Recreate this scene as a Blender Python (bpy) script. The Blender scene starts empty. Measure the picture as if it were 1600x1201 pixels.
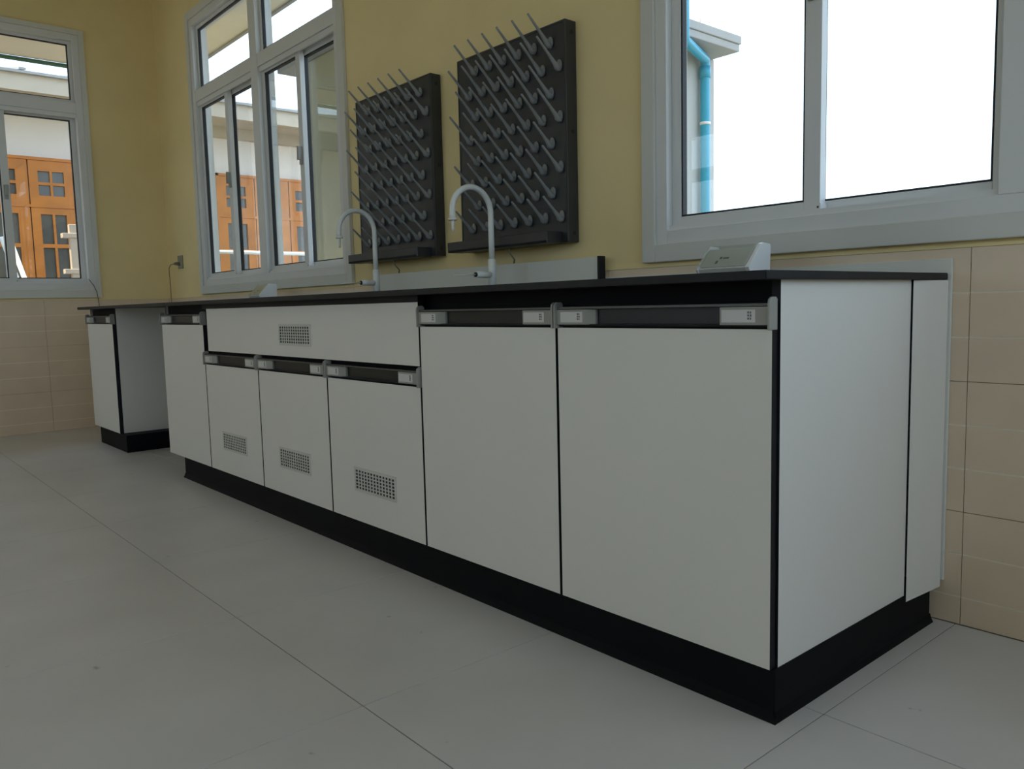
import bpy, bmesh, math, random
from mathutils import Vector, Matrix
random.seed(7)
S = bpy.context.scene
COL = S.collection

# ------------------------------------------------------------------ camera
cam_d = bpy.data.cameras.new('camera')
cam = bpy.data.objects.new('camera', cam_d)
COL.objects.link(cam)
pitch, roll, yaw = math.radians(-5.6417), math.radians(-1.3986), math.radians(49.3263)
fwd = Vector((-math.sin(yaw) * math.cos(pitch), math.cos(yaw) * math.cos(pitch), math.sin(pitch)))
rgt = Vector((math.cos(yaw), math.sin(yaw), 0))
up = rgt.cross(fwd)
r2 = math.cos(roll) * rgt + math.sin(roll) * up
u2 = -math.sin(roll) * rgt + math.cos(roll) * up
m = Matrix((r2, u2, -fwd)).transposed().to_4x4()
m.translation = Vector((0.8445, -1.3909, 0.8473))
cam.matrix_world = m
cam_d.sensor_width = 36.0
cam_d.lens = 1261.1 * 36.0 / 1600.0
cam_d.clip_start = 0.02
cam_d.clip_end = 200
S.camera = cam

# ------------------------------------------------------------------ sky and exposure
world = bpy.data.worlds.new('overcast_sky')
S.world = world
world.use_nodes = True
wn = world.node_tree.nodes
bg = wn.get('Background') or wn.new('ShaderNodeBackground')
bg.inputs[0].default_value = (0.655, 0.805, 1.0, 1)
bg.inputs[1].default_value = 2.9
sun_d = bpy.data.lights.new('sun', 'SUN')  # warm sun added to match the light on the cabinets
sun_d.energy = 9.0
sun_d.angle = math.radians(3)
sun_d.color = (1.0, 0.84, 0.58)
sun = bpy.data.objects.new('sun', sun_d)
COL.objects.link(sun)
sun.rotation_euler = Vector((-0.12, -1.0, 1.75)).to_track_quat('Z', 'Y').to_euler()
S.view_settings.view_transform = 'Standard'
S.view_settings.look = 'None'
S.view_settings.exposure = 0.0
S.view_settings.gamma = 1.0
S.view_settings.use_curve_mapping = False
S.cycles.max_bounces = 12
S.cycles.diffuse_bounces = 7
S.cycles.glossy_bounces = 4
S.cycles.transparent_max_bounces = 16

# room dimensions (metres)
YB = 0.788      # inner face of the back wall
YT = 0.78       # face of its tiles
XL = -5.858     # left wall
XR = 2.15        # right wall, unseen, set close so its windows light the end panel
YF = -5.2       # front wall (behind the camera)
ZC = 3.3
WT = 0.105        # wall thickness


# ------------------------------------------------------------------ materials
def mat(name, col, rough=0.5, metal=0.0, spec=0.5, noise=0.0, nscale=6.0, bump=0.0, bscale=60.0, trans=None):
    M = bpy.data.materials.new(name)
    M.use_nodes = True
    nt = M.node_tree
    b = nt.nodes['Principled BSDF']
    b.inputs['Base Color'].default_value = (*col, 1)
    b.inputs['Roughness'].default_value = rough
    b.inputs['Metallic'].default_value = metal
    b.inputs['Specular IOR Level'].default_value = spec
    geo = nt.nodes.new('ShaderNodeNewGeometry')
    if noise > 0:
        n = nt.nodes.new('ShaderNodeTexNoise')
        n.inputs['Scale'].default_value = nscale
        n.inputs['Detail'].default_value = 5
        r = nt.nodes.new('ShaderNodeValToRGB')
        r.color_ramp.elements[0].position = 0.3
        r.color_ramp.elements[1].position = 0.7
        r.color_ramp.elements[0].color = (*[c * (1 - noise) for c in col], 1)
        r.color_ramp.elements[1].color = (*[min(1, c * (1 + noise)) for c in col], 1)
        nt.links.new(geo.outputs['Position'], n.inputs['Vector'])
        nt.links.new(n.outputs['Fac'], r.inputs['Fac'])
        nt.links.new(r.outputs['Color'], b.inputs['Base Color'])
    if bump > 0:
        n2 = nt.nodes.new('ShaderNodeTexNoise')
        n2.inputs['Scale'].default_value = bscale
        bp = nt.nodes.new('ShaderNodeBump')
        bp.inputs['Strength'].default_value = bump
        bp.inputs['Distance'].default_value = 0.002
        nt.links.new(geo.outputs['Position'], n2.inputs['Vector'])
        nt.links.new(n2.outputs['Fac'], bp.inputs['Height'])
        nt.links.new(bp.outputs['Normal'], b.inputs['Normal'])
    return M


def glass_mat(name, tint, ior=1.5, refl=(1, 1, 1)):
    M = bpy.data.materials.new(name)
    M.use_nodes = True
    nt = M.node_tree
    nt.nodes.clear()
    o = nt.nodes.new('ShaderNodeOutputMaterial')
    t = nt.nodes.new('ShaderNodeBsdfTransparent')
    t.inputs[0].default_value = (*tint, 1)
    g = nt.nodes.new('ShaderNodeBsdfGlossy')
    g.inputs['Color'].default_value = (*refl, 1)
    g.inputs['Roughness'].default_value = 0.01
    # thin-sheet reflectance (Schlick), the same from both faces of the pane
    f0 = ((ior - 1) / (ior + 1)) ** 2
    lw = nt.nodes.new('ShaderNodeLayerWeight')
    lw.inputs['Blend'].default_value = 0.5
    pw = nt.nodes.new('ShaderNodeMath'); pw.operation = 'POWER'
    pw.inputs[1].default_value = 5.0
    ma = nt.nodes.new('ShaderNodeMath'); ma.operation = 'MULTIPLY_ADD'
    ma.inputs[1].default_value = 1 - f0
    ma.inputs[2].default_value = f0
    x = nt.nodes.new('ShaderNodeMixShader')
    nt.links.new(lw.outputs['Facing'], pw.inputs[0])
    nt.links.new(pw.outputs[0], ma.inputs[0])
    nt.links.new(ma.outputs[0], x.inputs[0])
    nt.links.new(t.outputs[0], x.inputs[1])
    nt.links.new(g.outputs[0], x.inputs[2])
    nt.links.new(x.outputs[0], o.inputs[0])
    return M


def floor_mat():
    M = mat('floor_tile', (0.565, 0.535, 0.515), rough=0.38, noise=0.05, nscale=3.0)
    nt = M.node_tree
    b = nt.nodes['Principled BSDF']
    geo = nt.nodes.new('ShaderNodeNewGeometry')
    # sparse dark scuff specks and faint dusty smears on top of the base colour
    v = nt.nodes.new('ShaderNodeTexNoise')
    v.inputs['Scale'].default_value = 14.0
    v.inputs['Detail'].default_value = 3
    r = nt.nodes.new('ShaderNodeValToRGB')
    r.color_ramp.elements[0].position = 0.245
    r.color_ramp.elements[0].color = (0.62, 0.6, 0.58, 1)
    r.color_ramp.elements[1].position = 0.285
    r.color_ramp.elements[1].color = (1, 1, 1, 1)
    mx = nt.nodes.new('ShaderNodeMix')
    mx.data_type = 'RGBA'
    mx.blend_type = 'MULTIPLY'
    mx.inputs['Factor'].default_value = 1.0
    src = b.inputs['Base Color'].links[0].from_socket
    nt.links.new(geo.outputs['Position'], v.inputs['Vector'])
    nt.links.new(v.outputs['Fac'], r.inputs['Fac'])
    nt.links.new(src, mx.inputs[6])
    nt.links.new(r.outputs['Color'], mx.inputs[7])
    nt.links.new(mx.outputs[2], b.inputs['Base Color'])
    return M


MT = dict(
    wall=mat('yellow_wall_paint', (0.80, 0.66, 0.35), 0.75, noise=0.04, nscale=2.5, bump=0.15, bscale=40),
    ceiling=mat('ceiling_paint', (0.72, 0.70, 0.62), 0.8, noise=0.02),
    tile=mat('beige_wall_tile', (0.695, 0.555, 0.41), 0.3, noise=0.05, nscale=5),
    groove=mat('tile_groove_highlight', (0.80, 0.72, 0.60), 0.3, noise=0.03),
    grout=mat('tile_grout', (0.36, 0.29, 0.21), 0.9, noise=0.1),
    floor=floor_mat(),
    fgrout=mat('floor_grout', (0.17, 0.155, 0.13), 0.9, noise=0.15, nscale=20),
    white=mat('white_laminate', (0.77, 0.752, 0.722), 0.42, noise=0.012, nscale=3),
    splash=mat('grey_white_laminate', (0.68, 0.685, 0.64), 0.4, noise=0.012, nscale=3),
    black=mat('black_laminate', (0.004, 0.0045, 0.006), 0.6, spec=0.125, noise=0.15, nscale=8),
    edge=mat('black_edge_band', (0.010, 0.011, 0.015), 0.5, spec=0.25, noise=0.1),
    top=mat('black_compact_worktop', (0.012, 0.013, 0.016), 0.5, spec=0.3, noise=0.15, nscale=30),
    plinth=mat('black_plinth', (0.004, 0.0045, 0.006), 0.6, spec=0.12, noise=0.2, nscale=5),
    rail=mat('dark_anodised_rail', (0.03, 0.031, 0.036), 0.35, metal=0.4, noise=0.1),
    lip=mat('brushed_rail_lip', (0.12, 0.12, 0.12), 0.4, metal=0.6, noise=0.05),
    holder=mat('grey_plastic_holder', (0.33, 0.325, 0.30), 0.4, noise=0.03),
    clear=mat('label_window', (0.66, 0.65, 0.65), 0.25, noise=0.03),
    mark=mat('label_ink', (0.14, 0.14, 0.15), 0.6, noise=0.05),
    grille=mat('grille_plastic', (0.62, 0.62, 0.58), 0.45, noise=0.02),
    void=mat('vent_hole_shade', (0.03, 0.03, 0.032), 0.8, noise=0.1),
    alu=mat('white_window_aluminium', (0.68, 0.685, 0.69), 0.4, noise=0.02, nscale=4),
    casing=mat('window_casing_paint', (0.63, 0.63, 0.60), 0.5, noise=0.02, nscale=4),
    gasket=mat('black_gasket', (0.012, 0.012, 0.014), 0.6, noise=0.1),
    glass=glass_mat('window_glass', (0.93, 0.96, 0.95)),
    board=mat('charcoal_board', (0.030, 0.032, 0.036), 0.42, noise=0.12, nscale=9),
    peg=mat('grey_plastic_peg', (0.27, 0.28, 0.285), 0.35, noise=0.03),
    tap=mat('white_coated_tap', (0.78, 0.79, 0.77), 0.3, noise=0.02),
    steel=mat('steel', (0.6, 0.6, 0.6), 0.25, metal=0.9, noise=0.03),
    plast=mat('white_plastic', (0.80, 0.80, 0.80), 0.35, noise=0.02),
    plast2=mat('grey_white_plastic', (0.60, 0.60, 0.585), 0.35, noise=0.02),
    cover=glass_mat('clear_cover', (0.9, 0.92, 0.9), 1.4),
    cable=mat('dark_cable', (0.16, 0.15, 0.11), 0.6, noise=0.1),
    outlet=mat('outlet_plate', (0.30, 0.29, 0.22), 0.5, noise=0.03),
    concrete=mat('grey_concrete', (0.42, 0.41, 0.41), 0.85, noise=0.08, nscale=5, bump=0.3),
    column=mat('column_plaster', (0.50, 0.49, 0.48), 0.8, noise=0.05, nscale=3, bump=0.2),
    cream=mat('cream_exterior_paint', (0.55, 0.50, 0.34), 0.8, noise=0.04, nscale=3),
    pipe=mat('blue_pvc_pipe', (0.035, 0.36, 0.56), 0.3, noise=0.05),
    nwall=mat('neighbour_white_render', (0.78, 0.73, 0.69), 0.85, noise=0.04, nscale=2),
    nband=mat('neighbour_beige_band', (0.50, 0.43, 0.35), 0.8, noise=0.04),
    roof=mat('grey_roof_sheet', (0.33, 0.33, 0.34), 0.7, noise=0.08, nscale=6),
    soffit=mat('eave_soffit', (0.80, 0.73, 0.62), 0.8, noise=0.03),
    orange=mat('orange_varnished_wood', (0.50, 0.165, 0.018), 0.4, noise=0.15, nscale=7),
    npane=mat('door_glass', (0.10, 0.10, 0.095), 0.12, noise=0.2, nscale=3),
    green=mat('green_pipe', (0.03, 0.10, 0.05), 0.5, noise=0.1),
    paleposts=mat('pale_painted_metal', (0.60, 0.50, 0.42), 0.5, noise=0.05),
    ground=mat('outdoor_ground', (0.27, 0.26, 0.22), 0.9, noise=0.15, nscale=1.5),
)


# ------------------------------------------------------------------ mesh helpers
class MB:
    def __init__(s):
        s.v, s.f, s.m, s.sm = [], [], [], []

    def poly(s, pts, mi=0, smooth=False):
        i = len(s.v)
        s.v += [tuple(p) for p in pts]
        s.f.append(list(range(i, i + len(pts))))
        s.m.append(mi)
        s.sm.append(smooth)

    def box(s, x0, x1, y0, y1, z0, z1, mi=0, front=None):
        i = len(s.v)
        s.v += [(x0, y0, z0), (x1, y0, z0), (x1, y1, z0), (x0, y1, z0), (x0, y0, z1), (x1, y0, z1), (x1, y1, z1), (x0, y1, z1)]
        fs = [(0, 3, 2, 1), (4, 5, 6, 7), (0, 1, 5, 4), (1, 2, 6, 5), (2, 3, 7, 6), (3, 0, 4, 7)]
        for k, f in enumerate(fs):
            s.f.append([i + a for a in f])
            s.m.append(front if (k == 2 and front is not None) else mi)
            s.sm.append(False)
        return s

    def prism(s, prof, axis, a0, a1, mi=0, smooth=False):
        # prof: list of 2D points; axis 0 -> prof is (y,z), axis 1 -> (x,z), axis 2 -> (x,y)
        def P(p, a):
            return (a, p[0], p[1]) if axis == 0 else ((p[0], a, p[1]) if axis == 1 else (p[0], p[1], a))
        n = len(prof)
        i = len(s.v)
        s.v += [P(p, a0) for p in prof] + [P(p, a1) for p in prof]
        s.f.append([i + k for k in range(n)][::-1]); s.m.append(mi); s.sm.append(False)
        s.f.append([i + n + k for k in range(n)]); s.m.append(mi); s.sm.append(False)
        for k in range(n):
            k2 = (k + 1) % n
            s.f.append([i + k, i + k2, i + n + k2, i + n + k]); s.m.append(mi); s.sm.append(smooth)
        return s

    def tube(s, pts, rad, seg=12, mi=0, caps=True):
        pts = [Vector(p) for p in pts]
        if not isinstance(rad, (list, tuple)):
            rad = [rad] * len(pts)
        t0 = (pts[1] - pts[0]).normalized()
        a = Vector((0, 0, 1)) if abs(t0.z) < 0.9 else Vector((1, 0, 0))
        nrm = t0.cross(a).normalized()
        base = len(s.v)
        for k, p in enumerate(pts):
            if k == 0:
                t = t0
            elif k == len(pts) - 1:
                t = (pts[k] - pts[k - 1]).normalized()
            else:
                t = ((pts[k + 1] - pts[k]).normalized() + (pts[k] - pts[k - 1]).normalized())
                t = t.normalized() if t.length > 1e-6 else (pts[k + 1] - pts[k]).normalized()
            nrm = (nrm - t * nrm.dot(t))
            nrm.normalize()
            bn = t.cross(nrm)
            for j in range(seg):
                an = 2 * math.pi * j / seg
                s.v.append(tuple(p + (nrm * math.cos(an) + bn * math.sin(an)) * rad[k]))
        for k in range(len(pts) - 1):
            for j in range(seg):
                j2 = (j + 1) % seg
                s.f.append([base + k * seg + j, base + k * seg + j2, base + (k + 1) * seg + j2, base + (k + 1) * seg + j])
                s.m.append(mi); s.sm.append(True)
        if caps:
            s.f.append([base + j for j in range(seg)][::-1]); s.m.append(mi); s.sm.append(False)
            e = base + (len(pts) - 1) * seg
            s.f.append([e + j for j in range(seg)]); s.m.append(mi); s.sm.append(False)
        return s

    def mesh(s, name, mats, bevel=0.0, T=None):
        me = bpy.data.meshes.new(name)
        v = s.v if T is None else [T(*p) for p in s.v]
        me.from_pydata([tuple(p) for p in v], [], s.f)
        if not isinstance(mats, (list, tuple)):
            mats = [mats]
        for x in mats:
            me.materials.append(x)
        me.polygons.foreach_set('material_index', s.m)
        me.polygons.foreach_set('use_smooth', s.sm)
        bm = bmesh.new()
        bm.from_mesh(me)
        bmesh.ops.recalc_face_normals(bm, faces=bm.faces)
        if bevel > 0:
            es = [e for e in bm.edges if len(e.link_faces) == 2 and e.calc_face_angle(0) > 0.6]
            bmesh.ops.bevel(bm, geom=es, offset=bevel, segments=2, affect='EDGES', profile=0.5, clamp_overlap=True)
        bm.to_mesh(me)
        bm.free()
        me.update()
        return me

    def build(s, name, mats, parent=None, bevel=0.0, T=None, loc=None):
        o = bpy.data.objects.new(name, s.mesh(name, mats, bevel, T))
        COL.objects.link(o)
        if parent is not None:
            o.parent = parent
        if loc is not None:
            o.location = loc
        return o


def inst(name, me, loc, parent=None):
    o = bpy.data.objects.new(name, me)
    COL.objects.link(o)
    o.location = loc
    if parent is not None:
        o.parent = parent
    return o


def tag(o, label=None, cat=None, group=None, kind=None):
    if label: o['label'] = label
    if cat: o['category'] = cat
    if group: o['group'] = group
    if kind: o['kind'] = kind
    return o


def thing(name, label, cat, loc=(0, 0, 0), group=None):
    o = bpy.data.objects.new(name, None)
    o.empty_display_size = 0.1
    COL.objects.link(o)
    o.location = loc
    return tag(o, label, cat, group)


# ------------------------------------------------------------------ walls
def TB(u, v, z): return (u, YB + v, z)
def TL(u, v, z): return (XL - v, u, z)
def TR(u, v, z): return (XR + v, u, z)
def TF(u, v, z): return (u, YF - v, z)


def wall(name, T, u0, u1, holes, z0=0.0, z1=ZC, m='wall'):
    us = sorted({u0, u1, *[h[0] for h in holes], *[h[1] for h in holes]})
    zs = sorted({z0, z1, *[h[2] for h in holes], *[h[3] for h in holes]})
    def solid(i, j):
        if i < 0 or j < 0 or i >= len(us) - 1 or j >= len(zs) - 1:
            return False
        cu, cz = (us[i] + us[i + 1]) / 2, (zs[j] + zs[j + 1]) / 2
        return not any(h[0] < cu < h[1] and h[2] < cz < h[3] for h in holes)
    b = MB()
    for i in range(len(us) - 1):
        for j in range(len(zs) - 1):
            if not solid(i, j):
                continue
            a, c, d, e = us[i], us[i + 1], zs[j], zs[j + 1]
            b.poly([(a, 0, d), (c, 0, d), (c, 0, e), (a, 0, e)])
            b.poly([(a, WT, d), (a, WT, e), (c, WT, e), (c, WT, d)])
            if not solid(i - 1, j): b.poly([(a, 0, d), (a, 0, e), (a, WT, e), (a, WT, d)])
            if not solid(i + 1, j): b.poly([(c, 0, d), (c, WT, d), (c, WT, e), (c, 0, e)])
            if not solid(i, j - 1): b.poly([(a, 0, d), (a, WT, d), (c, WT, d), (c, 0, d)])
            if not solid(i, j + 1): b.poly([(a, 0, e), (c, 0, e), (c, WT, e), (a, WT, e)])
    # orient faces by hand: merge then recalc
    me = bpy.data.meshes.new(name)
    me.from_pydata([T(*p) for p in b.v], [], b.f)
    me.materials.append(MT[m])
    bm = bmesh.new(); bm.from_mesh(me)
    bmesh.ops.remove_doubles(bm, verts=bm.verts, dist=1e-5)
    bmesh.ops.recalc_face_normals(bm, faces=bm.faces)
    bm.to_mesh(me); bm.free()
    o = bpy.data.objects.new(name, me)
    COL.objects.link(o)
    return tag(o, kind='structure')


WZ0, WZ1 = 1.035, 2.885
W_R = (-0.915, 1.255)
W_2 = (-5.075, -2.990)
W_3 = (-1.890, 0.245)
def hole(w): return (w[0], w[1], WZ0, WZ1)
W_RIGHT = [(-1.95, 0.55), (-4.9, -2.25)]  # guessed windows out of view, sized to light the end panel
W_FRONT = [(-5.4, -3.3), (-2.7, -1.3)]  # guessed windows behind the camera, sized for the light on the cabinet fronts

wall_back = wall('wall_back', TB, XL - WT, XR + WT, [hole(W_R), hole(W_2)])
wall_left = wall('wall_left', TL, YF, YB, [hole(W_3)])
wall_right = wall('wall_right', TR, YF, YB, [hole(w) for w in W_RIGHT])
wall_front = wall('wall_front', TF, XL - WT, XR + WT, [hole(w) for w in W_FRONT])
tag(wall_back, 'yellow painted wall with tiled dado behind the long bench')
tag(wall_left, 'yellow painted end wall with tiled dado left of the bench')
c = MB().box(XL - WT, XR + WT, YF - WT, YB + WT, ZC, ZC + 0.15).build('ceiling', MT['ceiling'])
tag(c, kind='structure')

# floor: grout bed with tiles laid on it
floor = MB().box(XL, XR, YF, YB, -0.15, -0.002).build('floor', MT['fgrout'])
tag(floor, 'pale grey floor of large square tiles', kind='structure')
FX, FY, G = 0.685, 0.672, 0.0013
cache = {}
def cuts(a0, a1, origin, pitch):
    k = math.floor((a0 - origin) / pitch)
    out = []
    while origin + k * pitch < a1:
        out.append((max(a0, origin + k * pitch), min(a1, origin + (k + 1) * pitch)))
        k += 1
    return [q for q in out if q[1] - q[0] > 0.02]
for (xa, xb) in cuts(XL, XR, 0.055, FX):
    for (ya, yb) in cuts(YF, YB, 0.105, FY):
        w, h = round(xb - xa - 2 * G, 4), round(yb - ya - 2 * G, 4)
        if (w, h) not in cache:
            cache[(w, h)] = MB().box(-w / 2, w / 2, -h / 2, h / 2, -0.008, 0.0).mesh('tile', MT['floor'], bevel=0.0008)
        inst('tile', cache[(w, h)], ((xa + xb) / 2, (ya + yb) / 2, 0), floor)

# dado of ribbed wall tiles: each tile has three bands divided by two grooves, coloured lighter as a painted glaze highlight
TH, TW, ZJ = 0.333, 0.60, [0.0, 0.295, 0.628, 0.961]
def tile_mesh(w, h, zoff):
    key = ('w', round(w, 4), round(h, 4))
    if key in cache: return cache[key]
    b = MB()
    g = 0.0009
    gro = [q - zoff for q in (TH / 3, 2 * TH / 3)]
    gro = [q for q in gro if 0.012 < q < h - 0.012]
    edges = [g] + sum([[q - 0.0022, q + 0.0022] for q in gro], []) + [h - g]
    for k in range(0, len(edges), 2):
        b.box(-w / 2 + g, w / 2 - g, -0.008, 0.0, edges[k], edges[k + 1], 0)
    for q in gro:
        b.box(-w / 2 + g, w / 2 - g, -0.0064, 0.0, q - 0.0022, q + 0.0022, 1)
    cache[key] = b.mesh('tile', [MT['tile'], MT['groove']])
    return cache[key]
def dado(parent, T, u0, u1, origin, rotz):
    gb = MB().box(u0, u1, -0.003, 0.0, 0, 0.961).build('grout_bed', MT['grout'], parent, T=T)
    for (a, c2) in cuts(u0, u1, origin, TW):
        for k in range(3):
            h = ZJ[k + 1] - ZJ[k]
            zoff = TH - h if k == 0 else 0.0
            o = inst('tile', tile_mesh(c2 - a, h, zoff), T((a + c2) / 2, 0, ZJ[k]), parent)
            o.rotation_euler[2] = rotz
dado(wall_back, TB, XL + 0.009, XR - 0.009, 0.065, 0)
dado(wall_left, TL, -3.11, YB - 0.009, -0.11, math.pi / 2)
# thin painted bead closing the top of the dado
MB().box(XL + 0.01, XR - 0.01, -0.009, 0.0, 0.961, 0.969).build('dado_bead', MT['wall'], wall_back, T=TB)
MB().box(YF, YB - 0.01, -0.009, 0.0, 0.961, 0.969).build('dado_bead', MT['wall'], wall_left, T=TL)


# ------------------------------------------------------------------ windows
def ring(b, u0, u1, z0, z1, w, v0, v1, wb=None, wt=None, mi=0):
    wb = w if wb is None else wb
    wt = w if wt is None else wt
    b.box(u0, u0 + w, v0, v1, z0, z1, mi)
    b.box(u1 - w, u1, v0, v1, z0, z1, mi)
    b.box(u0 + w, u1 - w, v0, v1, z0, z0 + wb, mi)
    b.box(u0 + w, u1 - w, v0, v1, z1 - wt, z1, mi)
    return b


def window(name, label, T, u0, u1, portal=True, cw=0.055):
    A, Gk, Gl = MT['alu'], MT['gasket'], MT['glass']
    fw, mw = 0.045, 0.10
    b = MB()
    ring(b, u0, u1, WZ0, WZ1, fw, -0.012, 0.10)
    fr = b.build(name, A, None, bevel=0.002, T=T)
    tag(fr, label, kind='structure')
    c = MB()
    ring(c, u0 - cw, u1 + cw, WZ0 - 0.058, WZ1 + cw, cw + 0.0005, -0.022, 0.0, wb=0.0585)
    c.build('casing', MT['casing'], fr, bevel=0.003, T=T)
    mid = (u0 + u1) / 2
    MB().box(mid - mw / 2, mid + mw / 2, -0.012, 0.10, WZ0 + fw, WZ1 - fw).build('mullion', A, fr, bevel=0.002, T=T)
    zt0, zt1 = 2.322, 2.40
    for (a, d) in ((u0 + fw, mid - mw / 2), (mid + mw / 2, u1 - fw)):
        MB().box(a, d, -0.010, 0.10, zt0, zt1).build('transom_bar', A, fr, bevel=0.002, T=T)
        # fixed light over the transom
        gk = ring(MB(), a, d, zt1, WZ1 - fw, 0.022, 0.02, 0.05).build('glazing_bead', A, fr, bevel=0.0015, T=T)
        ring(MB(), a + 0.022, d - 0.022, zt1 + 0.022, WZ1 - fw - 0.022, 0.006, 0.026, 0.045).build('gasket', Gk, gk, T=T)
        MB().box(a + 0.022, d - 0.022, 0.033, 0.037, zt1 + 0.022, WZ1 - fw - 0.022).build('pane', Gl, fr, T=T)
        # two sliding sashes, the left one on the inner track
        c0 = (a + d) / 2
        zb, zt = WZ0 + fw, zt0
        MB().box(a, d, 0.0, 0.012, zb, zb + 0.016).build('track', A, fr, T=T)
        MB().box(a, d, 0.0, 0.012, zt - 0.03, zt).build('track', A, fr, T=T)
        for k, (s0, s1, v0) in enumerate(((a, c0 + 0.028, 0.016), (c0 - 0.028, d, 0.052))):
            sw = 0.036 if k == 0 else 0.034
            sb = MB()
            sb.box(s0, s0 + sw, v0, v0 + 0.03, zb + 0.002, zt - 0.004)
            sb.box(s1 - (0.05 if k == 0 else sw), s1, v0, v0 + 0.03, zb + 0.002, zt - 0.004)
            s1i = s1 - (0.05 if k == 0 else sw)
            sb.box(s0 + sw, s1i, v0, v0 + 0.03, zb + 0.002, zb + 0.042)
            sb.box(s0 + sw, s1i, v0, v0 + 0.03, zt - 0.04, zt - 0.004)
            so = sb.build('sash', A, fr, bevel=0.0015, T=T)
            ring(MB(), s0 + sw, s1i, zb + 0.042, zt - 0.04, 0.006, v0 + 0.004, v0 + 0.026).build('gasket', Gk, so, T=T)
            MB().box(s0 + sw, s1i, v0 + 0.013, v0 + 0.017, zb + 0.042, zt - 0.04).build('pane', Gl, so, T=T)
            if k == 0:
                lt = MB()
                lt.box(s1 - 0.040, s1 - 0.014, v0 - 0.010, v0, 1.675, 1.775)
                lt.prism([(s1 - 0.036, 1.70), (s1 - 0.018, 1.70), (s1 - 0.012, 1.775), (s1 - 0.03, 1.775)], 1, v0 - 0.028, v0 - 0.008)
                lt.build('latch', MT['holder'], so, bevel=0.002, T=T)
                bp_ = MB().box(s1 - 0.012, s1 + 0.004, v0 - 0.004, v0 + 0.034, zb - 0.001, zb + 0.034)
                bp_.box(s1 - 0.006, s1 - 0.001, v0 - 0.0055, v0 - 0.004, zb + 0.006, zb + 0.012, 1)
                bp_.box(s1 - 0.006, s1 - 0.001, v0 - 0.0055, v0 - 0.004, zb + 0.02, zb + 0.026, 1)
                bp_.build('end_stop', [MT['alu'], MT['gasket']], so, T=T)
    if portal:
        ld = bpy.data.lights.new('sky_portal', 'AREA')
        ld.shape = 'RECTANGLE'
        ld.size, ld.size_y = (u1 - u0), (WZ1 - WZ0)
        ld.cycles.is_portal = True
        lo = bpy.data.objects.new('sky_portal', ld)
        COL.objects.link(lo)
        pc = Vector(T((u0 + u1) / 2, 0.16, (WZ0 + WZ1) / 2))
        inn = (Vector(T((u0 + u1) / 2, -1.0, (WZ0 + WZ1) / 2)) - pc).normalized()
        lo.matrix_world = Matrix.Translation(pc) @ inn.to_track_quat('-Z', 'Y').to_matrix().to_4x4()
    return fr


window('window_1', 'white sliding window at right showing bright sky and a blue drainpipe', TB, *W_R)
window('window_2', 'tall white sliding window with top lights left of the drying racks', TB, *W_2)
window('window_3', 'white sliding window in the end wall at the left edge', TL, *W_3, cw=0.036)
for k, w in enumerate(W_RIGHT): window('window_%d' % (4 + k), 'unseen white sliding window in the right wall, sized for its light', TR, *w)
for k, w in enumerate(W_FRONT): window('window_%d' % (6 + k), 'unseen white sliding window in the wall behind the viewer, sized for its light', TF, *w)

# ------------------------------------------------------------------ the bench
MW = 0.6
ZB, ZDT, ZST, ZTOP, ZU = 0.107, 0.788, 0.602, 0.900, 0.883
GAP = 0.0045


def label_card(par, x0, x1, zc, y):
    c = MB().box(x0, x1, y - 0.0008, y, zc - 0.0125, zc + 0.0125).build('label_card', MT['clear'], par)
    mk = MB()
    xm = x1 - 0.012
    for i, dz in enumerate((0.007, 0.001, -0.005)):
        mk.box(xm - 0.005, xm - 0.0015, y - 0.0014, y - 0.0006, zc + dz - 0.002, zc + dz + 0.0022)
        mk.box(xm + 0.0005, xm + 0.003 + 0.001 * (i % 2), y - 0.0014, y - 0.0006, zc + dz - 0.0022, zc + dz + 0.002)
    o = mk.build('printed_mark', MT['mark'], par)


def handle_rail(par, x0, x1, zd):
    """finger-pull rail that caps the door, with two label holders and two end caps"""
    z0, z1 = zd + 0.003, zd + 0.050
    b = MB()
    prof = [(0.004, z0), (0.022, z0), (0.022, z1), (-0.004, z1), (-0.004, z1 - 0.004), (0.016, z1 - 0.006), (0.016, z0 + 0.007), (0.000, z0 + 0.006)]
    b.prism(prof, 0, x0 + 0.004, x1 - 0.004)
    r = b.build('handle_rail', MT['rail'], par)
    MB().box(x0 + 0.004, x1 - 0.004, -0.0052, -0.0038, z1 - 0.0046, z1 + 0.0004).build('rail_lip', MT['lip'], r)
    for k, (a, d) in enumerate(((x0 + 0.004, x0 + 0.122), (x1 - 0.116, x1 - 0.004))):
        za, zb = z0 + 0.005, z1 - 0.006
        h = MB()
        if k == 0:
            pr = [(a, 0.016), (a, -0.006), (d - 0.022, -0.006), (d, 0.008), (d, 0.016)]
        else:
            pr = [(a, 0.016), (a, -0.006), (d, -0.006), (d, 0.016)]
        h.prism(pr, 2, za, zb)
        ho = h.build('label_holder', MT['holder'], par, bevel=0.001)
        if k == 0:
            label_card(ho, a + 0.014, d - 0.030, (za + zb) / 2, -0.006)
        else:
            label_card(ho, a + 0.005, d - 0.030, (za + zb) / 2, -0.006)
    for (a, d) in ((x0 - 0.001, x0 + 0.004), (x1 - 0.004, x1 + 0.001)):
        pr = [(-0.013, z0 - 0.004), (0.016, z0 - 0.004), (0.016, z1 + 0.008), (0.011, z1 + 0.0125), (-0.004, z1 + 0.0125), (-0.011, z1 + 0.008), (-0.013, z1)]
        MB().prism(pr, 0, a, d).build('end_cap', MT['holder'], par, bevel=0.001)


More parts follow.
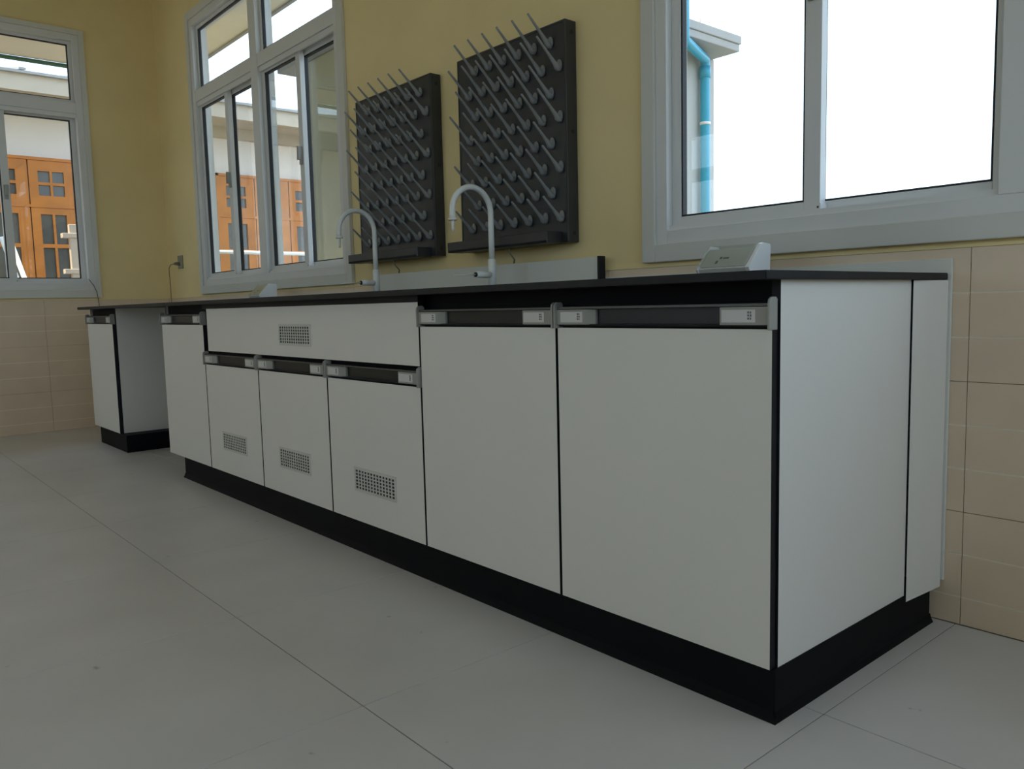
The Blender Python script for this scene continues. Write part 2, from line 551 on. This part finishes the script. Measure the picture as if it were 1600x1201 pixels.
def grille(par, xc, z0, z1, w=0.25):
    x0, x1 = xc - w / 2, xc + w / 2
    b = MB()
    b.box(x0 - 0.006, x1 + 0.006, -0.0015, 0.0005, z0 - 0.005, z1 + 0.005)  # dark backing plate stands in for the shade inside the vent holes
    ring(b, x0 - 0.008, x1 + 0.008, z0 - 0.007, z1 + 0.007, 0.009, -0.0035, 0.0)
    g = b.build('vent_grille', MT['void'], par)
    g.data.materials.append(MT['grille'])
    for i, p in enumerate(g.data.polygons):
        p.material_index = 0 if i < 6 else 1
    lat = MB()
    n, mrows = 13, 6
    for i in range(1, n):
        xx = x0 + (x1 - x0) * i / n
        lat.box(xx - 0.0032, xx + 0.0032, -0.0032, -0.0012, z0, z1)
    for j in range(1, mrows):
        zz = z0 + (z1 - z0) * j / mrows
        lat.box(x0, x1, -0.0034, -0.0012, zz - 0.0018, zz + 0.0018)
    lat.build('grille_lattice', MT['grille'], g)


def door(par, x0, x1, ztop, vent=False):
    d = MB().box(x0 + GAP, x1 - GAP, 0.0, 0.019, ZB, ztop, 1, front=0).build('door', [MT['white'], MT['edge']], par)
    handle_rail(d, x0 + GAP - 0.001, x1 - GAP + 0.001, ztop)
    if vent:
        grille(d, (x0 + x1) / 2 + 0.005, 0.222, 0.292)
    return d


def carcass(par, x0, x1, white_left=False, white_right=False):
    a = x0 + (0.019 if white_left else 0.0)
    d = x1 - (0.019 if white_right else 0.0)
    MB().box(a, d, 0.0235, 0.598, ZB, 0.842).build('carcass', MT['black'], par)
    MB().box(a, d, 0.032, 0.598, 0.8422, ZU).build('top_rail', MT['black'], par)
    if white_left:
        MB().box(x0, x0 + 0.019, 0.0225, 0.598, ZB, ZU, 0, front=1).build('end_panel', [MT['white'], MT['edge']], par)
    if white_right:
        MB().box(x1 - 0.019, x1, 0.0225, 0.598, ZB, ZU, 0, front=1).build('end_panel', [MT['white'], MT['edge']], par)


c2 = thing('base_cabinet', 'white single-door base cabinet at the near end of the bench with exposed side', 'cabinet', (-0.3, 0.3, 0), 'base cabinets of the lab bench')
c1 = thing('base_cabinet', 'white single-door base cabinet between the vented sink cabinet and the near end cabinet', 'cabinet', (-0.9, 0.3, 0), 'base cabinets of the lab bench')
cs = thing('sink_cabinet', 'wide white sink cabinet with three vented doors under a plain apron', 'cabinet', (-2.1, 0.3, 0))
cn = thing('base_cabinet', 'white single-door base cabinet between the open knee space and the sink cabinet', 'cabinet', (-3.3, 0.3, 0), 'base cabinets of the lab bench')
cf = thing('base_cabinet', 'white single-door base cabinet standing alone at the far left end of the bench', 'cabinet', (-4.83, 0.3, 0), 'base cabinets of the lab bench')


def reparent(root):
    # parts were modelled in world space: keep them there under the thing's base point
    for ch in root.children:
        ch.location = Vector(ch.location) - Vector(root.location)


carcass(c2, -MW, 0.0, white_right=True)
door(c2, -MW, 0.0, ZDT)
carcass(c1, -2 * MW, -MW)
door(c1, -2 * MW, -MW, ZDT)
carcass(cs, -5 * MW, -2 * MW)
ap = MB().box(-5 * MW + 0.050, -2 * MW - 0.004, 0.0, 0.019, 0.667, 0.862, 1, front=0).build('apron_panel', [MT['white'], MT['edge']], cs)
MB().box(-5 * MW, -2 * MW, -0.002, 0.0215, 0.8625, ZU - 0.0006).build('shadow_gap_strip', MT['edge'], cs)  # solid black strip stands in for the shadow gap under the worktop
grille(ap, -2.045, 0.718, 0.786)
for k in (2, 3, 4):
    door(cs, -(k + 1) * MW, -k * MW, ZST, vent=True)
carcass(cn, -6 * MW, -5 * MW, white_left=True)
door(cn, -6 * MW, -5 * MW, ZDT)
FR = -4.53
carcass(cf, FR - MW, FR, white_left=True, white_right=True)
door(cf, FR - MW, FR, ZDT)
pf = MB().box(FR - MW + 0.13, FR + 0.12, 0.002, 0.59, 0.0, ZB - 0.0005).build('plinth', MT['plinth'], cf, bevel=0.002)
for q in (c2, c1, cs, cn, cf): reparent(q)

# plinth under the long run
pl = thing('plinth', 'long black plinth under the run of white cabinets', 'plinth', (-1.7, 0.3, 0))
MB().box(-3.39, 0.004, 0.004, 0.745, 0.0, ZB - 0.0005).build('kick_board', MT['plinth'], pl, bevel=0.003)
b = MB()
b.prism([(-0.006, 0.0), (0.004, 0.0), (0.004, 0.022), (0.001, 0.012)], 0, -3.394, 0.012)
b.prism([(0.012, 0.0), (0.0035, 0.0), (0.0035, 0.022), (0.006, 0.012)], 1, 0.0, 0.749)
b.build('sealing_strip', MT['plinth'], pl)
reparent(pl)

# service void panel at the near end, behind the cabinet
sp = MB().prism([(0.0045, 0.5984), (0.0056, 0.5984), (0.0185, 0.768), (0.0048, 0.768)], 2, 0.092, ZU - 0.001)
spo = sp.build('service_panel', MT['white'], None, bevel=0.001)
tag(spo, 'narrow white service panel beside the wall at the near end of the bench', 'panel')
# upstand along the wall behind the worktop
us = MB().box(-5.11, 0.0245, 0.7705, 0.7795, 0.11, 0.936).build('upstand', MT['splash'], None, bevel=0.001)
tag(us, 'low pale upstand board against the wall behind the black worktop', 'board')

# worktop with two sink cut-outs
wt = thing('worktop', 'long black worktop running the full length of the bench', 'worktop', (-2.5, 0.3, ZU))
WX0, WX1, WY0, WY1 = -5.13, 0.016, -0.055, 0.770
SK = [(-2.75, -2.15), (-1.90, -1.30)]
SY0, SY1 = 0.13, 0.53
xs = [WX0] + sum([list(a) for a in SK], []) + [WX1]
b = MB()
ysl = [WY0, SY0, SY1, WY1]
bmw = bmesh.new()
def wcell(i, j): return 0 <= i < 5 and 0 <= j < 3 and not (j == 1 and i in (1, 3))
for i in range(5):
    for j in range(3):
        if not wcell(i, j): continue
        a, d, e, f = xs[i], xs[i + 1], ysl[j], ysl[j + 1]
        b.poly([(a, e, ZTOP), (d, e, ZTOP), (d, f, ZTOP), (a, f, ZTOP)])
        b.poly([(a, e, ZU), (a, f, ZU), (d, f, ZU), (d, e, ZU)])
        if not wcell(i - 1, j): b.poly([(a, e, ZU), (a, e, ZTOP), (a, f, ZTOP), (a, f, ZU)])
        if not wcell(i + 1, j): b.poly([(d, e, ZU), (d, f, ZU), (d, f, ZTOP), (d, e, ZTOP)])
        if not wcell(i, j - 1): b.poly([(a, e, ZU), (d, e, ZU), (d, e, ZTOP), (a, e, ZTOP)])
        if not wcell(i, j + 1): b.poly([(a, f, ZU), (a, f, ZTOP), (d, f, ZTOP), (d, f, ZU)])
me = bpy.data.meshes.new('slab')
me.from_pydata(b.v, [], b.f)
me.materials.append(MT['top'])
bmw.from_mesh(me)
bmesh.ops.remove_doubles(bmw, verts=bmw.verts, dist=1e-5)
bmesh.ops.recalc_face_normals(bmw, faces=bmw.faces)
bmesh.ops.bevel(bmw, geom=[e for e in bmw.edges if len(e.link_faces) == 2 and e.calc_face_angle(0) > 0.6], offset=0.0015, segments=2, affect='EDGES')
bmw.to_mesh(me); bmw.free()
slab = inst('slab', me, (0, 0, 0), wt)
for (a, d) in SK:
    bb = MB()
    t, dp = 0.008, 0.025
    bb.box(a + 0.0005, a + t, SY0, SY1, ZU + 0.0002, ZTOP - 0.001)
    bb.box(d - t, d - 0.0005, SY0, SY1, ZU + 0.0002, ZTOP - 0.001)
    bb.box(a + t, d - t, SY0 + 0.0005, SY0 + t, ZU + 0.0002, ZTOP - 0.001)
    bb.box(a + t, d - t, SY1 - t, SY1 - 0.0005, ZU + 0.0002, ZTOP - 0.001)
    bb.box(a, d, SY0, SY1, ZU + 0.0002, ZU + 0.002)
    bb.build('sink_basin', MT['top'], wt)
reparent(wt)

# splash board behind the taps
sb = thing('splash_board', 'low pale splash board with a black end edge behind the two taps', 'board', (-1.9, 0.75, ZTOP))
MB().box(-2.66, -1.150, 0.738, 0.766, ZTOP + 0.0005, 1.010).build('board', MT['splash'], sb, bevel=0.001)
MB().box(-1.1498, -1.140, 0.736, 0.768, ZTOP + 0.0005, 1.012).build('edge_strip', MT['edge'], sb, bevel=0.001)
reparent(sb)


# ------------------------------------------------------------------ drying racks with pegs
def arc_pts(c, r, a0, a1, n, plane='yz'):
    return [(c[0], c[1] + r * math.cos(a0 + (a1 - a0) * k / n), c[2] + r * math.sin(a0 + (a1 - a0) * k / n)) for k in range(n + 1)]


def peg_mesh(L):
    b = MB()
    ov = [(0.0115 * math.cos(2 * math.pi * k / 14), 0.006 + 0.0205 * math.sin(2 * math.pi * k / 14)) for k in range(14)]
    b.prism(ov, 1, -0.0055, 0.0, smooth=True)                              # oval flange on the board
    dy, dz = -0.745, 0.667
    pts = [(0, -0.002, -0.006), (0, -0.010, -0.007), (0, -0.018, -0.003), (0, -0.023, 0.006)]
    rad = [0.0112, 0.0112, 0.0105, 0.0088]
    for k in range(1, 4):
        t = L * k / 3
        pts.append((0, -0.023 + dy * t, 0.006 + dz * t))
        rad.append([0.0056, 0.0048, 0.0040][k - 1])
    pts.append((0, pts[-1][1] + dy * 0.002, pts[-1][2] + dz * 0.002)); rad.append(0.003)
    b.tube(pts, rad, 8)
    return b.mesh('peg', MT['peg'])


PEG_L, PEG_S = peg_mesh(0.118), peg_mesh(0.096)


def rack(label, dx):
    x0, x1 = -1.925 + dx, -1.286 + dx
    yf = 0.730
    t = thing('drying_rack', label, 'drying rack', ((x0 + x1) / 2, YB, 1.07), 'wall-mounted peg drying racks')
    b = MB()
    # shallow tray-shaped panel with a sloped right flange
    b.box(x0, x1, yf, YB - 0.001, 1.072, 1.862)
    b.build('back_board', MT['board'], t, bevel=0.004)
    fr = MB()
    ring(fr, x0 + 0.002, x1 - 0.002, 1.078, 1.858, 0.006, yf - 0.002, yf + 0.002)
    fr.build('rim', MT['board'], t)
    # screws along the right side face
    sc = MB()
    for z in (1.105, 1.47, 1.82):
        sc.tube([(x1 - 0.001, 0.762, z), (x1 + 0.0015, 0.762, z)], 0.008, 12)
        sc.build('screw', MT['gasket'], t)
        sc = MB()
    # drip trough along the bottom
    tr = MB()
    ya = yf - 0.075
    pr = [(yf, 1.112), (yf - 0.004, 1.112), (yf - 0.010, 1.082), (ya + 0.010, 1.082), (ya + 0.004, 1.112), (ya, 1.112), (ya, 1.078), (ya + 0.006, 1.070), (yf, 1.070)]
    tr.prism(pr, 0, x0 - 0.004, x1 - 0.040)
    tr.box(x0 - 0.006, x0 + 0.001, ya, yf, 1.070, 1.112)
    tr.prism([(ya, 1.070), (yf, 1.070), (yf, 1.112), (ya, 1.112)], 0, x1 - 0.041, x1 - 0.034)
    tr.build('drip_trough', MT['board'], t, bevel=0.002)
    # drain spout and hose stub under the trough
    MB().tube([((x0 + x1) / 2 + 0.02, yf - 0.03, 1.070), ((x0 + x1) / 2 + 0.02, yf - 0.03, 1.052), ((x0 + x1) / 2 + 0.01, yf + 0.005, 1.025), ((x0 + x1) / 2 + 0.0, yf + 0.01, 1.012)], 0.0035, 8).build('drain_hose', MT['outlet'], t)
    for row in range(8):
        z = 1.785 - 0.0895 * row
        n = 6 if row % 2 == 0 else 7
        xs0 = (-1.795 if n == 6 else -1.838) + dx
        for k in range(n):
            o = inst('peg', PEG_L if row < 4 else PEG_S, (xs0 + 0.0873 * k, yf - 0.0005, z + 0.003), t)
    reparent(t)
    return t


rack('charcoal peg drying rack hung nearer the right window', 0.0)
rack('charcoal peg drying rack hung beside the tall left window', -0.8355)


# ------------------------------------------------------------------ gooseneck taps
def tap(label, x, y=0.62):
    t = thing('gooseneck_tap', label, 'tap', (x, y, ZTOP), 'gooseneck laboratory taps')
    r = 0.092
    b = MB()
    b.tube([(0, 0, 0.0), (0, 0, 0.006), (0, 0, 0.008)], [0.024, 0.024, 0.020], 20)
    b.build('base_flange', MT['tap'], t)
    b = MB()
    b.tube([(0, 0, 0.007), (0, 0, 0.122), (0, 0, 0.126)], [0.0155, 0.0155, 0.0115], 20)
    b.build('body', MT['tap'], t)
    pts = [(0, 0, 0.125), (0, 0, 0.20), (0, 0, 0.27), (0, 0, 0.300)]
    pts += arc_pts((0, -r, 0.300), r, 0.0, math.pi, 22)[1:]
    pts += [(0, -2 * r, 0.285), (0, -2 * r, 0.272)]
    MB().tube(pts, 0.0112, 16).build('swan_neck', MT['tap'], t)
    b = MB()
    yy = -2 * r
    b.tube([(0, yy, 0.273), (0, yy, 0.264)], [0.0165, 0.0165], 18)
    b.build('outlet_collar', MT['tap'], t)
    b = MB()
    b.tube([(0, yy, 0.265), (0, yy, 0.257), (0, yy, 0.250), (0, yy, 0.243), (0, yy, 0.236), (0, yy, 0.222)], [0.0065, 0.0055, 0.0065, 0.005, 0.0055, 0.0035], 12)
    b.build('serrated_nozzle', MT['tap'], t)
    v = MB()
    v.tube([(0, -0.010, 0.065), (0, -0.080, 0.065)], 0.0128, 18)
    vo = v.build('valve', MT['tap'], t)
    MB().tube([(0, -0.0795, 0.065), (0, -0.084, 0.065)], 0.0095, 14).build('valve_cap', MT['gasket'], vo)
    MB().tube([(0, -0.083, 0.065), (0, -0.14, 0.063), (0, -0.186, 0.061)], [0.0028, 0.0024, 0.002], 8).build('lever_rod', MT['tap'], vo)
    return t


tap('white gooseneck tap in front of the drying rack nearer the right window', -1.597)
tap('white gooseneck tap in front of the drying rack beside the left window', -2.452)


# ------------------------------------------------------------------ bench socket boxes
def socket_box(label, x1, w):
    x0 = x1 - w
    t = thing('bench_socket', label, 'socket box', ((x0 + x1) / 2, 0.6, ZTOP), 'socket boxes on the worktop')
    prof = [(0.565, ZTOP + 0.0005), (0.545, 0.934), (0.606, 0.998), (0.615, 1.002), (0.650, 1.000), (0.655, 0.994), (0.650, ZTOP + 0.0005)]
    MB().prism(prof, 0, x1 - 0.012, x1).build('side_cheek', MT['plast'], t, bevel=0.001)
    MB().prism(prof, 0, x0, x0 + 0.006).build('side_cheek', MT['plast2'], t, bevel=0.001)
    bp = [(0.570, ZTOP + 0.0008), (0.552, 0.934), (0.607, 0.992), (0.645, 0.994), (0.644, ZTOP + 0.0008)]
    MB().prism(bp, 0, x0 + 0.0062, x1 - 0.0122).build('body', MT['plast2'], t)
    # sloping socket plate, its slots and clear flap
    n = Vector((0, -0.058, 0.055)).normalized()
    d = Vector((0, 0.055, 0.058)).normalized()
    def SP(u, s, h):
        p = Vector((0, 0.552, 0.934)) + d * s + n * h
        return (u, p.y, p.z)
    def slab_on(u0, u1, s0, s1, h0, h1, name, m, par):
        b = MB()
        b.v = [SP(u, s, h) for h in (h0, h1) for (u, s) in ((u0, s0), (u1, s0), (u1, s1), (u0, s1))]
        b.f = [[0, 3, 2, 1], [4, 5, 6, 7], [0, 1, 5, 4], [1, 2, 6, 5], [2, 3, 7, 6], [3, 0, 4, 7]]
        b.m = [0] * 6; b.sm = [False] * 6
        return b.build(name, m, par)
    pl_ = slab_on(x0 + 0.012, x1 - 0.018, 0.006, 0.076, 0.0, 0.003, 'socket_plate', MT['plast2'], t)
    xc = (x0 + x1) / 2 - 0.01
    slab_on(xc - 0.016, xc - 0.009, 0.036, 0.044, 0.0028, 0.0036, 'pin_slot', MT['mark'], pl_)
    slab_on(xc - 0.024, xc - 0.017, 0.018, 0.029, 0.0028, 0.0036, 'pin_slot', MT['mark'], pl_)
    slab_on(xc - 0.005, xc + 0.014, 0.036, 0.041, 0.0028, 0.0036, 'pin_slot', MT['mark'], pl_)
    slab_on(x0 + 0.008, x1 - 0.014, 0.002, 0.080, 0.009, 0.011, 'clear_flap', MT['cover'], t)
    reparent(t)


socket_box('white sloping socket box on the worktop under the right window', -0.41, 0.175)
socket_box('white sloping socket box on the worktop under the tall left window', -3.60, 0.150)

# wall outlet with plug and lead
wo = thing('wall_outlet', 'small wall outlet with a plug and hanging lead near the far corner', 'outlet', (-5.56, YB, 1.232))
MB().box(-5.610, -5.510, 0.778, YB - 0.0005, 1.185, 1.285).build('plate', MT['outlet'], wo, bevel=0.003)
MB().box(-5.585, -5.535, 0.775, 0.7785, 1.205, 1.265).build('socket_face', MT['outlet'], wo, bevel=0.001)
MB().tube([(-5.56, 0.776, 1.222), (-5.56, 0.745, 1.222), (-5.57, 0.735, 1.220)], [0.014, 0.012, 0.006], 12).build('plug', MT['cable'], wo)
pts = [(-5.57, 0.735, 1.220), (-5.63, 0.732, 1.217), (-5.70, 0.74, 1.195), (-5.735, 0.752, 1.14), (-5.745, 0.758, 1.06), (-5.76, 0.762, 0.98), (-5.77, 0.768, 0.80), (-5.78, 0.770, 0.4), (-5.79, 0.770, 0.02)]
MB().tube(pts, 0.0032, 8).build('lead', MT['cable'], wo)
reparent(wo)
lc = MB().tube([(-5.836, 0.195, 1.115), (-5.828, 0.225, 1.07), (-5.826, 0.243, 1.02), (-5.838, 0.254, 0.955), (-5.842, 0.262, 0.80), (-5.842, 0.27, 0.30), (-5.83, 0.275, 0.012)], 0.0028, 8).build('loose_cable', MT['cable'])
tag(lc, 'thin dark cable hanging from the corner of the left wall window', 'cable')

# ------------------------------------------------------------------ outdoors
g = MB().box(-40, 40, -40, 40, -0.6, -0.3).build('ground', MT['ground'])
tag(g, 'open ground outside the windows', kind='structure')

# eaves of this building
ev = MB()
ev.box(XL - 1.2, XR + 1.0, YB + WT, 1.31, 3.0, 3.06)
ev.box(XL - 1.2, XL - WT, YF - 1.0, YB + WT, 3.0, 3.06)
evo = ev.build('ceiling_eave', MT['soffit'])
tag(evo, 'pale soffit of the roof overhanging outside the windows', kind='structure')
fa = MB()
fa.box(XL - 1.23, XR + 1.0, 1.31, 1.335, 2.985, 3.14)
fa.build('fascia', MT['roof'], evo)
gp = MB().tube([(XL - 1.20, -6.0, 2.980), (XL - 1.20, 1.3, 2.980)], 0.018, 12).build('green_gutter_pipe', MT['green'])
tag(gp, 'dark green pipe running under the eave outside the left window', 'pipe')

# neighbouring building
NX = -9.0
nb = thing('neighbour_building', 'white neighbouring building with orange wooden doors seen through the left windows', 'building', (NX, 1.0, -0.3))
MB().box(NX - 3.0, NX, -7.0, 7.5, -0.3, 3.05).build('wall', MT['nwall'], nb)
MB().box(NX, NX + 0.10, -7.0, 7.5, 2.93, 3.05).build('ledge', MT['nband'], nb)
MB().box(NX - 0.1, NX + 0.62, -7.2, 7.7, 3.05, 3.10).build('soffit', MT['nband'], nb)
MB().box(NX + 0.62, NX + 0.70, -7.2, 7.7, 3.02, 3.18).build('fascia', MT['nband'], nb)
rf = MB()
rf.prism([(NX + 0.74, 3.18), (NX + 0.74, 3.205), (NX - 3.2, 4.08), (NX - 3.2, 3.18)], 1, -7.3, 7.8)
rfo = rf.build('roof', MT['roof'], nb)
rs = MB()
for k in range(30):
    yy = -7.2 + k * 0.5
    rs.prism([(NX + 0.745, 3.208), (NX + 0.745, 3.230), (NX - 3.2, 4.105), (NX - 3.2, 4.082)], 1, yy, yy + 0.06)
rs.build('roof_ribs', MT['roof'], rfo)
LW = 0.452


def door_set(y0, n):
    ztr0, ztr1, zd1 = 2.02, 2.48, 1.99
    fr_ = MB()
    fr_.box(NX, NX + 0.06, y0 - 0.03, y0, -0.3, 2.51)
    fr_.box(NX, NX + 0.06, y0 + n * LW, y0 + n * LW + 0.03, -0.3, 2.51)
    fr_.box(NX, NX + 0.06, y0 - 0.03, y0 + n * LW + 0.03, 2.48, 2.51)
    fr_.box(NX, NX + 0.055, y0, y0 + n * LW, 1.99, 2.02)
    fo = fr_.build('door_frame', MT['orange'], nb)
    for k in range(n):
        a, d = y0 + k * LW + 0.006, y0 + (k + 1) * LW - 0.006
        # top light: 2 x 2 panes
        pa, pb = a + 0.085, d - 0.110
        pm = (pa + pb) / 2
        def leaf(z0, z1, rows, name):
            b = MB()
            X0, X1 = NX + 0.005, NX + 0.045
            b.box(X0, X1, a, pa, z0, z1)
            b.box(X0, X1, pb, d, z0, z1)
            b.box(X0, X1, pm - 0.012, pm + 0.012, z0, z1)
            last = z1
            for (r0, r1) in rows:
                for (q0, q1) in ((pa, pm - 0.012), (pm + 0.012, pb)):
                    b.box(X0, X1, q0, q1, r1, last)
                last = r0
            for (q0, q1) in ((pa, pm - 0.012), (pm + 0.012, pb)):
                b.box(X0, X1, q0, q1, z0, last)
            lo = b.build(name, MT['orange'], nb)
            for (r0, r1) in rows:
                for (q0, q1) in ((pa, pm - 0.012), (pm + 0.012, pb)):
                    MB().box(NX + 0.006, NX + 0.022, q0, q1, r0, r1).build('pane', MT['npane'], lo)
        leaf(ztr0, ztr1, ((2.255, 2.37), (2.115, 2.225)), 'top_light')
        leaf(-0.28, zd1, ((1.61, 1.92), (1.22, 1.57), (0.83, 1.18)), 'door_leaf')


door_set(0.884 - 4 * LW, 4)
door_set(2.44, 4)
reparent(nb)

# pale posts and rails in front of the neighbour
rp = thing('handrail', 'pale metal handrail outside beyond the tall left window', 'railing', (-8.0, 2.3, -0.3))
MB().tube([(-8, 1.75, 1.5), (-8, 3.3, 1.5)], 0.022, 10).build('rail', MT['plast'], rp)
MB().tube([(-8, 1.75, 1.15), (-8, 3.3, 1.15)], 0.018, 10).build('rail', MT['plast'], rp)
for y in (1.78, 2.55, 3.27):
    MB().tube([(-8, y, -0.3), (-8, y, 1.5)], 0.02, 10).build('post', MT['plast'], rp)
reparent(rp)
sp_ = thing('gate_post', 'pale pink post with two brackets outside the left wall window', 'post', (-7.7, 0.53, -0.3))
MB().box(-7.73, -7.67, 0.497, 0.567, -0.3, 1.70).build('post', MT['paleposts'], sp_, bevel=0.004)
for z in (1.594, 1.26):
    MB().box(-7.745, -7.655, 0.435, 0.61, z - 0.022, z + 0.022).build('bracket', MT['paleposts'], sp_, bevel=0.004)
reparent(sp_)
ld_ = thing('ladder', 'pale ladder leaning outside the left wall window', 'ladder', (-8.0, 0.25, -0.3))
for dx in (0, -0.35):
    MB().tube([(-8 + dx, 0.05, 1.62), (-8 + dx, 0.55, -0.3)], 0.022, 8).build('stile', MT['plast'], ld_)
for k in range(6):
    f_ = (k + 0.7) / 6.5
    p0 = Vector((-8, 0.05, 1.62)).lerp(Vector((-8, 0.55, -0.3)), f_)
    MB().tube([tuple(p0), (p0.x - 0.35, p0.y, p0.z)], 0.014, 8).build('rung', MT['plast'], ld_)
reparent(ld_)

# concrete pier with canopy slab and blue drainpipe beyond the right window
pr_ = thing('concrete_pier', 'grey concrete pier with a stepped canopy slab outside the right window', 'pier', (-2.2, 2.2, -0.3))
MB().box(-2.5, -1.9, 1.75, 2.502, -0.3, 2.17).build('shaft', MT['column'], pr_, bevel=0.008)
cn_ = MB()
cn_.box(-2.6, -1.735, 1.70, 2.495, 2.168, 2.206)
cn_.box(-2.62, -1.728, 1.69, 2.505, 2.207, 2.25)
cn_.build('canopy', MT['concrete'], pr_, bevel=0.004)
for (xx, yy, h) in ((-1.80, 2.12, 0.075), (-1.82, 2.26, 0.09), (-1.86, 2.06, 0.20)):
    MB().tube([(xx, yy, 2.25), (xx, yy, 2.25 + h)], 0.005, 6).build('rebar_stub', MT['concrete'], pr_)
reparent(pr_)
bp = thing('drainpipe', 'bright blue drainpipe with elbows fixed to the concrete pier', 'pipe', (-1.86, 2.37, -0.3))
MB().tube([(-1.70, 1.967, 2.9), (-1.70, 1.967, 2.14), (-1.705, 1.98, 2.125), (-1.855, 2.353, 2.135), (-1.865, 2.367, 2.115), (-1.865, 2.367, 2.05), (-1.865, 2.367, -0.3)], 0.026, 14).build('pipe', MT['pipe'], bp)
MB().tube([(-1.865, 2.367, 2.10), (-1.865, 2.367, 2.04)], 0.030, 14).build('coupling', MT['pipe'], bp)
for z in (1.80, 1.25):
    MB().tube([(-1.865, 2.367, z + 0.008), (-1.865, 2.367, z - 0.008)], 0.0295, 14).build('clip', MT['plast'], bp)
reparent(bp)

# cream pier close outside the tall left window
p2 = thing('cream_pier', 'cream painted pier with a grey slab outside the tall left window', 'pier', (-3.83, 1.5, -0.3))
MB().box(-4.06, -3.60, 1.12, 1.95, -0.3, 2.41).build('shaft', MT['cream'], p2, bevel=0.006)
MB().box(-4.35, -3.50, 1.08, 2.05, 2.412, 2.50).build('slab', MT['concrete'], p2, bevel=0.004)
reparent(p2)
